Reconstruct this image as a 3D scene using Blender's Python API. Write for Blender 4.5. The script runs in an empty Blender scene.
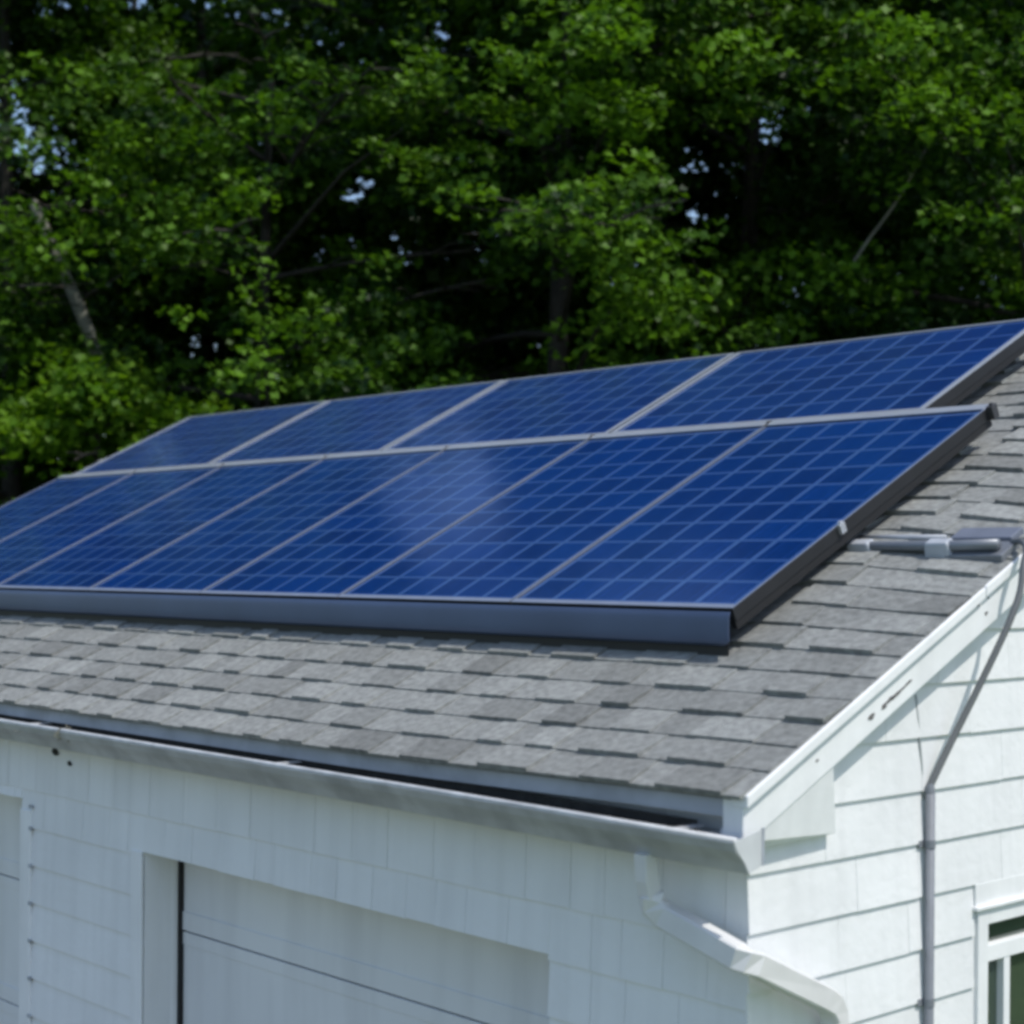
import bpy, math, random
import numpy as np
from mathutils import Vector, Matrix

SC = bpy.context.scene
COL = SC.collection
R = math.radians
# ------------------------------------------------------------------ camera
cd = bpy.data.cameras.new('camera'); cam = bpy.data.objects.new('camera', cd); COL.objects.link(cam)
cd.sensor_width = 36.0; cd.lens = 1667.3 / 1024 * 36.0; cd.shift_y = 0.0563
cd.clip_start = 0.1; cd.clip_end = 800
cam.matrix_world = (Matrix.Translation((2.81, -3.437, 3.27)) @ Matrix.Rotation(R(47.43), 4, 'Z')
                    @ Matrix.Rotation(R(90), 4, 'X') @ Matrix.Rotation(0.007, 4, 'Z'))
cd.dof.use_dof = True; cd.dof.focus_distance = 6.2; cd.dof.aperture_fstop = 2.6
SC.camera = cam
# ------------------------------------------------------------------ light
SUN_EL, SUN_AZ = R(59.0), math.atan2(1.0, 0.16)          # azimuth clockwise from +Y
W = bpy.data.worlds.new("World"); SC.world = W; W.use_nodes = True
nt = W.node_tree; bg = nt.nodes['Background']
sky = nt.nodes.new('ShaderNodeTexSky'); sky.sky_type = 'NISHITA'; sky.sun_disc = False
sky.sun_elevation = SUN_EL; sky.sun_rotation = SUN_AZ; sky.altitude = 100; sky.air_density = 1.0; sky.dust_density = 1.2; sky.ozone_density = 1.5
nt.links.new(sky.outputs[0], bg.inputs[0]); bg.inputs[1].default_value = 0.15
sl = bpy.data.lights.new('sun', 'SUN'); sl.energy = 2.75; sl.angle = R(0.53); sl.color = (1, .955, .885)
sun = bpy.data.objects.new('sun', sl); COL.objects.link(sun)
sd = Vector((math.sin(SUN_AZ) * math.cos(SUN_EL), math.cos(SUN_AZ) * math.cos(SUN_EL), math.sin(SUN_EL)))
sun.rotation_euler = sd.to_track_quat('Z', 'Y').to_euler(); sun.location = (20, 8, 30)
SC.view_settings.view_transform = 'Standard'; SC.view_settings.look = 'None'
SC.view_settings.exposure = 0.30; SC.view_settings.gamma = 1
SC.cycles.pixel_filter_type = 'BLACKMAN_HARRIS'; SC.cycles.filter_width = 3.5
SC.cycles.max_bounces = 8; SC.cycles.transparent_max_bounces = 8
SC.cycles.use_denoising = True

# ------------------------------------------------------------------ mesh helpers
class MB:
    """collects faces (with a tint and an optional uv) for one mesh"""
    def __init__(s): s.v = []; s.f = []; s.t = []; s.uv = {}
    def face(s, pts, tint=1.0, uv=None):
        i = len(s.v); s.v += [tuple(p) for p in pts]; s.f.append(tuple(range(i, i + len(pts)))); s.t.append(tint)
        if uv: s.uv[len(s.f) - 1] = uv
    def hexa(s, b, t, tint=1.0):
        """b, t: two loops of equal length (bottom, top)"""
        n = len(b); i = len(s.v); s.v += [tuple(p) for p in b] + [tuple(p) for p in t]
        s.f.append(tuple(i + k for k in reversed(range(n)))); s.f.append(tuple(i + n + k for k in range(n))); s.t += [tint, tint]
        for k in range(n):
            k2 = (k + 1) % n
            s.f.append((i + k, i + k2, i + n + k2, i + n + k)); s.t.append(tint)
    def box(s, x0, x1, y0, y1, z0, z1, tint=1.0):
        s.hexa([(x0, y0, z0), (x1, y0, z0), (x1, y1, z0), (x0, y1, z0)], [(x0, y0, z1), (x1, y0, z1), (x1, y1, z1), (x0, y1, z1)], tint)
    def prism_x(s, prof, x0, x1, tint=1.0):
        """prof: (y,z) loop swept along x"""
        s.hexa([(x0, y, z) for y, z in prof], [(x1, y, z) for y, z in prof], tint)
    def rings(s, prof, xs, tint=1.0):
        n = len(prof); i0 = len(s.v)
        for x in xs: s.v += [(x, y, z) for y, z in prof]
        for i in range(len(xs) - 1):
            for k in range(n):
                k2 = (k + 1) % n
                s.f.append((i0 + i * n + k, i0 + i * n + k2, i0 + (i + 1) * n + k2, i0 + (i + 1) * n + k)); s.t.append(tint)
        s.f.append(tuple(i0 + k for k in reversed(range(n)))); s.f.append(tuple(i0 + (len(xs) - 1) * n + k for k in range(n))); s.t += [tint, tint]
    def sheet_x(s, prof, x0, x1, th, tint=1.0, xs=None):
        """an open (y,z) profile with thickness, swept along x"""
        out = []
        for i, (y, z) in enumerate(prof):
            a = prof[max(i - 1, 0)]; b = prof[min(i + 1, len(prof) - 1)]
            dy, dz = b[0] - a[0], b[1] - a[1]; l = math.hypot(dy, dz); out.append((y - dz / l * th, z + dy / l * th))
        for i in range(len(prof) - 1):
            s.rings([prof[i], prof[i + 1], out[i + 1], out[i]], (x0, x1) if not xs else xs, tint)
    def sweep(s, path, prof, up=(0, 0, 1), tint=1.0, prof2=None):
        """prof: 2-D loop (side, up) swept along a polyline with mitres"""
        P = [Vector(p) for p in path]; n = len(prof); rings = []
        for i, p in enumerate(P):
            a = (P[i] - P[i - 1]).normalized() if i else None
            b = (P[i + 1] - P[i]).normalized() if i < len(P) - 1 else None
            t = (a + b).normalized() if a and b else (a or b)
            u = Vector(up); 
            if abs(t.dot(u)) > .97: u = Vector((0, 1, 0.01))
            sd_ = t.cross(u).normalized(); uu = sd_.cross(t).normalized()
            if rings and (prevs.dot(sd_) < 0): sd_ = -sd_; uu = -uu
            prevs = sd_
            k = i / max(1, len(P) - 1)
            rings.append([p + sd_ * q[0] + uu * q[1] for q in prof])
        i0 = len(s.v)
        for r in rings: s.v += [tuple(q) for q in r]
        for i in range(len(rings) - 1):
            for k in range(n):
                k2 = (k + 1) % n
                s.f.append((i0 + i * n + k, i0 + i * n + k2, i0 + (i + 1) * n + k2, i0 + (i + 1) * n + k)); s.t.append(tint)
        s.f.append(tuple(i0 + k for k in reversed(range(n)))); s.f.append(tuple(i0 + (len(rings) - 1) * n + k for k in range(n))); s.t += [tint, tint]
    def tube(s, path, r, seg=10, tint=1.0):
        s.sweep(path, [(r * math.cos(2 * math.pi * k / seg), r * math.sin(2 * math.pi * k / seg)) for k in range(seg)], tint=tint)
    def limb(s, path, radii, seg=8):
        P = [Vector(p) for p in path]; i0 = len(s.v); prevu = Vector((1, 0.2, 0))
        for i, p in enumerate(P):
            t = (P[min(i + 1, len(P) - 1)] - P[max(i - 1, 0)]).normalized()
            u = (prevu - t * prevu.dot(t)).normalized(); w = t.cross(u); prevu = u
            for k in range(seg):
                a = 2 * math.pi * k / seg; s.v.append(tuple(p + (u * math.cos(a) + w * math.sin(a)) * radii[i]))
        for i in range(len(P) - 1):
            for k in range(seg):
                k2 = (k + 1) % seg
                s.f.append((i0 + i * seg + k, i0 + i * seg + k2, i0 + (i + 1) * seg + k2, i0 + (i + 1) * seg + k)); s.t.append(1.0)
    def build(s, name, m, parent=None, smooth=False, bevel=0.0, warp=None):
        o0 = world_of(parent) if parent else (0, 0, 0)
        vs = [warp(v) for v in s.v] if warp else s.v
        me = bpy.data.meshes.new(name)
        me.from_pydata([(x - o0[0], y - o0[1], z - o0[2]) for x, y, z in vs], [], s.f)
        at_ = me.attributes.new('tint', 'FLOAT', 'FACE'); at_.data.foreach_set('value', s.t)
        if s.uv:
            ul = me.uv_layers.new(name='UVMap')
            for p in me.polygons:
                if p.index in s.uv:
                    for li, c in zip(p.loop_indices, s.uv[p.index]): ul.data[li].uv = c
        if smooth: me.polygons.foreach_set('use_smooth', [True] * len(me.polygons))
        me.materials.append(m); me.update()
        o = bpy.data.objects.new(name, me); COL.objects.link(o)
        if parent: o.parent = parent
        if bevel:
            b = o.modifiers.new('bevel', 'BEVEL'); b.width = bevel; b.segments = 2; b.limit_method = 'ANGLE'; b.angle_limit = R(35)
        if smooth:
            o.modifiers.new('weighted', 'WEIGHTED_NORMAL') if bevel else None
        return o

def smoothpath(P, n=4):
    P = [Vector(p) for p in P]; out = []
    for i in range(len(P) - 1):
        a, b, c, d = P[max(i - 1, 0)], P[i], P[i + 1], P[min(i + 2, len(P) - 1)]
        for k in range(n):
            u = k / n; out.append(.5 * ((2 * b) + (c - a) * u + (2 * a - 5 * b + 4 * c - d) * u * u + (3 * b - a - 3 * c + d) * u ** 3))
    return out + [P[-1]]
def world_of(o):
    x = y = z = 0
    while o: x += o.location.x; y += o.location.y; z += o.location.z; o = o.parent
    return (x, y, z)
def thing(name, label, cat, loc=(0, 0, 0), group=None, rot=None):
    o = bpy.data.objects.new(name, None); COL.objects.link(o); o.location = loc; o.empty_display_size = .2
    if rot: o.rotation_euler = rot
    o['label'] = label; o['category'] = cat
    if group: o['group'] = group
    return o
def tag(o, label, cat, group=None):
    o['label'] = label; o['category'] = cat
    if group: o['group'] = group
    return o
def structure(o): o['kind'] = 'structure'; return o
def copy_tree(o, parent=None):
    c = o.copy(); COL.objects.link(c); c.parent = parent
    for ch in list(o.children): copy_tree(ch, c)
    return c

# ------------------------------------------------------------------ materials
def mat(name, rgb, rough=.6, metal=0.0, noise=0.0, scale=6.0, bump=0.0, bscale=60, tint=False, spec=.5, streak=None, coords='Object'):
    m = bpy.data.materials.new(name); m.use_nodes = True; n = m.node_tree; L = n.links
    b = n.nodes['Principled BSDF']; b.inputs['Roughness'].default_value = rough; b.inputs['Metallic'].default_value = metal
    b.inputs['Specular IOR Level'].default_value = spec
    tc = n.nodes.new('ShaderNodeTexCoord')
    c = n.nodes.new('ShaderNodeRGB'); c.outputs[0].default_value = (*rgb, 1); out = c.outputs[0]
    def mul(col, fac):
        x = n.nodes.new('ShaderNodeVectorMath'); x.operation = 'SCALE'; L.new(col, x.inputs[0]); L.new(fac, x.inputs['Scale']); return x.outputs[0]
    def rng(fac, a, b_, lo=0.3, hi=0.7):
        r = n.nodes.new('ShaderNodeMapRange'); r.inputs['From Min'].default_value = lo; r.inputs['From Max'].default_value = hi
        r.inputs['To Min'].default_value = a; r.inputs['To Max'].default_value = b_; L.new(fac, r.inputs['Value']); return r.outputs[0]
    if noise:
        t = n.nodes.new('ShaderNodeTexNoise'); t.inputs['Scale'].default_value = scale; t.inputs['Detail'].default_value = 6
        L.new(tc.outputs[coords], t.inputs['Vector']); out = mul(out, rng(t.outputs[0], 1 - noise, 1 + noise))
    if streak:                                              # rain streaks: noise stretched along z
        mp = n.nodes.new('ShaderNodeMapping'); mp.inputs['Scale'].default_value = streak[1]; L.new(tc.outputs[coords], mp.inputs['Vector'])
        t = n.nodes.new('ShaderNodeTexNoise'); t.inputs['Scale'].default_value = 1; t.inputs['Detail'].default_value = 4
        L.new(mp.outputs[0], t.inputs['Vector']); out = mul(out, rng(t.outputs[0], 1 - streak[0], 1, .35, .55))
    if tint:
        a = n.nodes.new('ShaderNodeAttribute'); a.attribute_name = 'tint'; out = mul(out, a.outputs['Fac'])
    L.new(out, b.inputs['Base Color'])
    if bump:
        t = n.nodes.new('ShaderNodeTexNoise'); t.inputs['Scale'].default_value = bscale; t.inputs['Detail'].default_value = 5
        L.new(tc.outputs[coords], t.inputs['Vector'])
        bp = n.nodes.new('ShaderNodeBump'); bp.inputs['Strength'].default_value = bump; bp.inputs['Distance'].default_value = .01
        L.new(t.outputs[0], bp.inputs['Height']); L.new(bp.outputs[0], b.inputs['Normal'])
    return m
M = {}
M['siding'] = mat('white_painted_shingle_siding', (.80, .81, .81), .55, noise=.05, scale=2.2, bump=.25, bscale=28, tint=True, streak=(.05, (14, 14, 1.2)))
M['trim'] = mat('white_trim_paint', (.83, .84, .84), .5, noise=.04, scale=5, bump=.1, bscale=30, streak=(.06, (12, 12, 2)))
M['door'] = mat('white_garage_door_paint', (.74, .75, .75), .5, noise=.05, scale=1.6, bump=.08, bscale=20, streak=(.10, (6, 6, .7)))
M['shingle'] = mat('grey_asphalt_shingle', (.305, .314, .300), .92, noise=.24, scale=40, bump=.9, bscale=260, tint=True, spec=.25)
M['gutter'] = mat('weathered_grey_gutter_metal', (.48, .49, .50), .42, noise=.16, scale=5, bump=.12, bscale=12, streak=(.22, (9, 2, 9)))
M['lip'] = mat('gutter_lip_highlight', (.54, .55, .56), .45, noise=.2, scale=11)  # lip paler than the gutter: its sunlit highlight put into the colour
M['gutter_dirt_shade'] = mat('gutter_dirt_and_inside_shade', (.02, .02, .018), .9, noise=.4, scale=20, bump=.6, bscale=50)  # near-black; also puts the shade inside the gutter into the colour
M['fascia'] = mat('grey_fascia_board', (.40, .43, .49), .6, noise=.12, scale=5, streak=(.25, (5, 2, 6)))
M['downspout'] = mat('white_downspout_paint', (.68, .68, .67), .4, noise=.06, scale=8)
M['dark'] = mat('dark_opening', (.015, .015, .015), .8)
M['felt'] = mat('dark_roof_felt', (.03, .03, .033), .9)
M['frame_metal'] = mat('anodised_panel_frame', (.23, .27, .36), .5, .3, noise=.08, scale=9)
M['silver'] = mat('silver_panel_frame', (.80, .81, .83), .42, .85, noise=.06, scale=9)
M['skirt'] = mat('dark_blue_grey_skirt', (.075, .105, .185), .42, .2, noise=.1, scale=3)
M['frame_dark'] = mat('shade_darkened_frame', (.022, .023, .025), .5, .2, noise=.1, scale=9)
M['black'] = mat('gap_shade_black', (.012, .012, .013), .6)  # for the strips that stand in for shade under the panels
M['rail'] = mat('dark_aluminium_rail', (.12, .12, .125), .45, .8)
M['galv'] = mat('galvanised_conduit', (.40, .425, .46), .6, .1, noise=.12, scale=14)
M['box'] = mat('blue_grey_junction_box', (.17, .19, .24), .5, .2, noise=.1, scale=10)
M['cable'] = mat('dark_grey_cable', (.13, .137, .142), .55)
M['wallpipe'] = mat('grey_conduit_paint', (.20, .215, .24), .42, .3, noise=.12, scale=9)
M['chip'] = mat('bare_wood_chip', (.13, .125, .12), .9, noise=.3, scale=60)
M['debris'] = mat('dry_leaf_litter', (.30, .28, .22), .9, noise=.4, scale=30)
M['bark'] = mat('grey_brown_bark', (.028, .024, .019), .9, noise=.35, scale=9, bump=.8, bscale=24)
M['barkpale'] = mat('pale_grey_bark', (.17, .17, .14), .85, noise=.3, scale=7, bump=.6, bscale=20)
M['grass'] = mat('lawn_grass', (.085, .13, .04), .95, noise=.35, scale=3, bump=.6, bscale=40)
M['asphalt'] = mat('driveway_gravel', (.115, .108, .085), .9, noise=.2, scale=14, bump=.4, bscale=120)

def glass_cells(sheen=.13, tint=(.50, .62, 1, 1)):
    """blue polycrystalline cells with pale gaps under textured glass; uv counts cells"""
    m = bpy.data.materials.new('solar_cells_under_glass'); m.use_nodes = True; n = m.node_tree; L = n.links
    b = n.nodes['Principled BSDF']; N = n.nodes.new
    uv = N('ShaderNodeUVMap'); uv.uv_map = 'UVMap'; sp = N('ShaderNodeSeparateXYZ'); L.new(uv.outputs[0], sp.inputs[0])
    def M_(op, a, b_=None, clamp=False):
        x = N('ShaderNodeMath'); x.operation = op; x.use_clamp = clamp
        for i, q in enumerate((a, b_)):
            if q is None: continue
            if isinstance(q, (int, float)): x.inputs[i].default_value = q
            else: L.new(q, x.inputs[i])
        return x.outputs[0]
    def line(c, w):
        f = M_('FRACT', c); d = M_('ABSOLUTE', M_('SUBTRACT', f, .5)); return M_('GREATER_THAN', d, .5 - w)
    lu = line(sp.outputs[0], .066); lv = line(sp.outputs[1], .056)
    grid = M_('MAXIMUM', lu, M_('MULTIPLY', lv, .75))
    bb = line(M_('ADD', M_('MULTIPLY', sp.outputs[0], 2.0), .5), .012)     # bus bars
    fl = N('ShaderNodeVectorMath'); fl.operation = 'FLOOR'; L.new(uv.outputs[0], fl.inputs[0])
    ob = N('ShaderNodeObjectInfo'); ad = N('ShaderNodeVectorMath'); ad.operation = 'ADD'; L.new(fl.outputs[0], ad.inputs[0])
    sc_ = N('ShaderNodeMath'); sc_.operation = 'MULTIPLY'; L.new(ob.outputs['Random'], sc_.inputs[0]); sc_.inputs[1].default_value = 91.7
    L.new(sc_.outputs[0], ad.inputs[1])
    wn = N('ShaderNodeTexWhiteNoise'); wn.noise_dimensions = '3D'; L.new(ad.outputs[0], wn.inputs['Vector'])
    vo = N('ShaderNodeTexVoronoi'); vo.inputs['Scale'].default_value = 9; L.new(uv.outputs[0], vo.inputs['Vector'])   # crystal grains
    k = M_('ADD', M_('MULTIPLY', wn.outputs['Value'], .65), M_('MULTIPLY', vo.outputs['Color'], .35))
    mr = N('ShaderNodeMix'); mr.data_type = 'RGBA'; L.new(k, mr.inputs['Factor'])
    mr.inputs['A'].default_value = (.0010, .018, .104, 1); mr.inputs['B'].default_value = (.0015, .034, .180, 1)
    m2 = N('ShaderNodeMix'); m2.data_type = 'RGBA'; L.new(mr.outputs['Result'], m2.inputs['A']); m2.inputs['B'].default_value = (.040, .095, .255, 1)
    L.new(M_('MAXIMUM', grid, M_('MULTIPLY', bb, .35)), m2.inputs['Factor'])
    L.new(m2.outputs['Result'], b.inputs['Base Color'])
    b.inputs['IOR'].default_value = 1.62; b.inputs['Sheen Weight'].default_value = sheen; b.inputs['Sheen Roughness'].default_value = .24; b.inputs['Sheen Tint'].default_value = tint
    tc = N('ShaderNodeTexCoord'); t = N('ShaderNodeTexNoise'); t.inputs['Scale'].default_value = 3.5; t.inputs['Detail'].default_value = 4
    L.new(tc.outputs['Object'], t.inputs['Vector'])
    r = N('ShaderNodeMapRange'); r.inputs['To Min'].default_value = .09; r.inputs['To Max'].default_value = .17; L.new(t.outputs[0], r.inputs['Value']); L.new(r.outputs[0], b.inputs['Roughness'])
    return m
M['cells'] = glass_cells()
M['cells_dusty'] = glass_cells(.19, (.82, .84, 1, 1))

def leaf_mat(name, rgb, rgb2, trans=.35):
    m = bpy.data.materials.new(name); m.use_nodes = True; n = m.node_tree; L = n.links; N = n.nodes.new
    b = n.nodes['Principled BSDF']; out = n.nodes['Material Output']
    a = N('ShaderNodeAttribute'); a.attribute_name = 'tint'
    mx = N('ShaderNodeMix'); mx.data_type = 'RGBA'; L.new(a.outputs['Fac'], mx.inputs['Factor'])
    mx.inputs['A'].default_value = (*rgb, 1); mx.inputs['B'].default_value = (*rgb2, 1)
    L.new(mx.outputs['Result'], b.inputs['Base Color']); b.inputs['Roughness'].default_value = .5; b.inputs['Specular IOR Level'].default_value = .22
    tr = N('ShaderNodeBsdfTranslucent'); g = N('ShaderNodeVectorMath'); g.operation = 'MULTIPLY'; L.new(mx.outputs['Result'], g.inputs[0]); g.inputs[1].default_value = (1.3, 1.35, .6)
    L.new(g.outputs[0], tr.inputs['Color'])
    ms = N('ShaderNodeMixShader'); ms.inputs[0].default_value = trans; L.new(b.outputs[0], ms.inputs[1]); L.new(tr.outputs[0], ms.inputs[2]); L.new(ms.outputs[0], out.inputs['Surface'])
    return m
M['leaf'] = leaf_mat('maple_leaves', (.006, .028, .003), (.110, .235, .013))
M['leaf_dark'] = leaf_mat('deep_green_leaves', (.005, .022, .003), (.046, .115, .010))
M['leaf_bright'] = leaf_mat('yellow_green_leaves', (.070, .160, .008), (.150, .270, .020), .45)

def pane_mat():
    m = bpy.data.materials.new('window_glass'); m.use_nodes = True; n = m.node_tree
    b = n.nodes['Principled BSDF']; b.inputs['Base Color'].default_value = (.035, .055, .035, 1); b.inputs['Roughness'].default_value = .04  # green base colour puts the reflected greenery into the glass
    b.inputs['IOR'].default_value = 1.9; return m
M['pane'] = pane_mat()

# ------------------------------------------------------------------ dimensions (metres; wall corner at the origin, ground z = 0)
XL = -8.40                    # far end of the garage
TA = math.tan(R(25.5)); CA, SA = math.cos(R(25.5)), math.sin(R(25.5))
EY, EZ, EX = -.112, 2.699, .08    # eave edge of the roof, outer face of the rake board
RY = 3.34; RZ = EZ + TA * (RY - EY); BACK = 6.6
def sm(t): t = min(max(t, 0), 1); return t * t * (3 - 2 * t)
def lift(x, y): return .045 * sm((.03 - x) / .5) * sm((y - .25) / 1.0) * sm((3.6 - y) / .5) * sm((x + 7.6) / 2.2)   # the sheathing crowns a little inside the rake
def roof_z(y): return EZ + TA * (y - EY)
def sag(v):                       # the old eave dips a little towards the middle
    x, y, z = v
    t = min(max((EX - x) / 1.7, 0), 1); t = t * t * (3 - 2 * t)
    w = min(max((.62 - y) / .75, 0), 1)
    return (x, y, z - .020 * t * w + lift(x, y))
def fall(v):                      # the gutter falls towards its outlet at the near end
    x, y, z = v; t = min(max((GX - x) / 1.4, 0), 1); return (x, y, z + .006 * t + max(0, -1.3 - x) * .0015)
XS = [EX - .012 + (XL - EX + .012) * k / 40 for k in range(41)]

# ------------------------------------------------------------------ ground
g = MB(); g.face([(-300, -300, 0), (300, -300, 0), (300, 300, 0), (-300, 300, 0)]); structure(g.build('ground', M['grass']))
g = MB(); g.box(-8.2, .0, -14, -.05, .0, .03); structure(g.build('driveway', M['asphalt']))

# ------------------------------------------------------------------ garage
rnd = random.Random(4)
G = thing('garage', 'white shingle-sided garage with a grey shingle roof, gutter and recessed doors', 'garage', (0, 0, 0))
D1, D2 = (-3.091, -.75), (-6.486, -4.145); HEAD = 2.132; DH = 2.235      # doors: opening ends, header heights
# front wall: backing around the openings, then courses of shingles
def in_open(x0, x1, z0, z1):
    return any(x1 > a + .001 and x0 < b - .001 and z0 < h - .001 for (a, b), h in ((D1, HEAD), (D2, DH)))
fw = MB()
for a, b, z0, z1 in ((XL, D2[0], 0, 2.62), (D2[0], D2[1], DH, 2.62), (D2[1], D1[0], 0, 2.62), (D1[0], D1[1], HEAD, 2.62), (D1[1], 0, 0, 2.62)):
    fw.box(a, b, .0, .12, z0, z1, .95)
def shingle_strip(mb, x0, x1, z0, z1, wmin, wmax, th, axis, r, gap=.0035, jit=.0012, z1max=None):
    x = x0
    while x < x1 - 1e-4:
        w = r.uniform(wmin, wmax); e = min(x + w, x1)
        if x1 - e < wmin * .6: e = x1
        t = th + r.uniform(-jit, jit); tint = r.uniform(.97, 1.012); zb = z0 + r.uniform(-.0015, .0015)
        a, b = x + (gap / 2 if x > x0 else 0), e - (gap / 2 if e < x1 else 0)
        if axis == 'x':
            mb.hexa([(a, -t, zb), (b, -t, zb), (b, .001, zb), (a, .001, zb)], [(a, -.003, z1), (b, -.003, z1), (b, .001, z1), (a, .001, z1)], tint)
        else:
            zt = lambda y: min(z1, z1max(y)) if z1max else z1
            if z1max and z1max(b) <= zb + .01 and z1max(a) <= zb + .01: x = e; continue
            za, zc = max(zt(a), zb + .003), max(zt(b), zb + .003)
            mb.hexa([(-.001, a, zb), (t, a, zb), (t, b, zb), (-.001, b, zb)], [(-.001, a, za), (.003, a, za), (.003, b, zc), (-.001, b, zc)], tint)
        x = e
zc = [2.28 - .1655 * k for k in range(0, 14)] + [-.1]
cuts = sorted({XL, D2[0], D2[1], D1[0], D1[1], -.0})
# courses: band tops and bottoms, split where an opening interrupts them
bands = [(2.28, 2.62)] + [(zc[i + 1], zc[i]) for i in range(len(zc) - 1)]
for z0, z1 in bands:
    z0 = max(z0, .02)
    if z1 <= z0: continue
    segs = []
    for a, b in zip(cuts[:-1], cuts[1:]):
        h = HEAD if (a, b) == D1 else DH if (a, b) == D2 else None
        lo = z0 if h is None else max(z0, h)
        if lo < z1 - .004: segs.append((a, b, lo, h is None and z1 < 2.2))
    # merge neighbours with one bottom
    out = []
    for s_ in segs:
        if out and abs(out[-1][1] - s_[0]) < 1e-6 and abs(out[-1][2] - s_[2]) < 1e-6: out[-1] = (out[-1][0], s_[1], s_[2], False)
        else: out.append(s_)
    for a, b, lo, pier in out:
        if pier and a == D2[1]: shingle_strip(fw, a + .10, b - .085, lo, z1, 2, 3, .0135, 'x', rnd)
        else: shingle_strip(fw, a, b, lo, z1, .11, .24, .0115, 'x', rnd, gap=.0018)
front = fw.build('front_wall', M['siding'], G)
# corner casings of the pier between the doors and their jambs
t = MB()
t.box(D2[1], D2[1] + .1, -.018, -.0045, .02, 2.19)
t.build('door_casing', M['trim'], G, bevel=.003)
t = MB(); t.box(D1[0] - .085, D1[0], -.0155, -.0045, .02, HEAD + .0)
t.build('door_casing', M['trim'], G, bevel=.003)
# small dark nail blots where the pier courses meet the casing
M['blot'] = mat('grey_nail_stain', (.40, .42, .44), .8, noise=.3, scale=40)
for k in range(9):
    z = 2.28 - .1655 * k if k else 2.21
    t = MB(); t.box(D2[1] + .088, D2[1] + .114, -.0205, -.0125, z - .010, z + .006); t.build('nail_blot', M['blot'], G)
# knot holes under the eave
for x, z, r_ in ((-3.83, 2.47, .02), (-3.70, 2.43, .012), (-.37, 2.46, .013)):
    t = MB(); pts = [(x + r_ * (1 + .25 * math.sin(3 * a + x)) * math.cos(a) * 1.2, -.0115, z + r_ * .8 * math.sin(a) - .3 * r_ * math.cos(a)) for a in [k * math.pi / 6 for k in range(12)]]
    t.hexa([(a, -.009, c) for a, b, c in pts], [(a, -.0155, c) for a, b, c in pts]); t.build('knothole', M['dark'], G)

# gable wall
WY0, WY1, WZ0, WZ1 = 1.07, 2.12, 1.02, 2.315       # window with its casing
gw = MB()
prof = [(0.0, 0), (BACK, 0), (BACK, 2.60), (RY, RZ - .09), (0.0, 2.60)]
for pr in ([(0, 0), (WY0 + .03, 0), (WY0 + .03, WZ1), (0, WZ1)], [(WY1 - .03, 0), (BACK, 0), (BACK, WZ1), (WY1 - .03, WZ1)], [(WY0 + .03, 0), (WY1 - .03, 0), (WY1 - .03, WZ0), (WY0 + .03, WZ0)],
           [(0, WZ1), (BACK, WZ1), (BACK, 2.60), (RY, RZ - .09), (0.0, 2.60)], [(WY0 + .03, 2.24), (WY1 - .03, 2.24), (WY1 - .03, WZ1), (WY0 + .03, WZ1)]):
    gw.hexa([(-.12, y, z) for y, z in pr], [(.0, y, z) for y, z in pr], .95)
r2 = random.Random(11)
rake_under = lambda y: roof_z(y) - .06 if y < RY else roof_z(2 * RY - y) - .06
gz = [2.001 + .1565 * k - .1565 * 13 for k in range(0, 30)]
for z0 in gz:
    z1 = z0 + .1565
    if z1 < .02: continue
    z0 = max(z0, .02)
    y0, y1 = -.0105, BACK
    if z1 > 2.6:
        y0 = max(y0, EY + (z0 + .06 - EZ) / TA + 0.0); y1 = min(y1, 2 * RY - y0)
    if y1 - y0 < .1: continue
    zm = rake_under if z1 > 2.5 else None
    spans = [(y0, y1)]
    if z0 < WZ1 - .02 and z1 > WZ0 + .02: spans = [(y0, WY0), (WY1, y1)]
    for a, b in spans: shingle_strip(gw, a, b, z0, z1 + .001, .30, .55, .0120, 'y', r2, gap=.0012, jit=.0006, z1max=zm)
gw.build('gable_wall', M['siding'], G)
t = MB(); t.box(XL, XL + .12, .12, BACK - .12, 0, 2.6); t.prism_x([(.12, 2.6), (BACK - .12, 2.6), (RY, RZ - .1)], XL, XL + .12); t.build('far_gable_wall', M['siding'], G)
t = MB(); t.box(XL, -.12, BACK - .12, BACK, 0, 2.6); t.build('back_wall', M['siding'], G)

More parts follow.
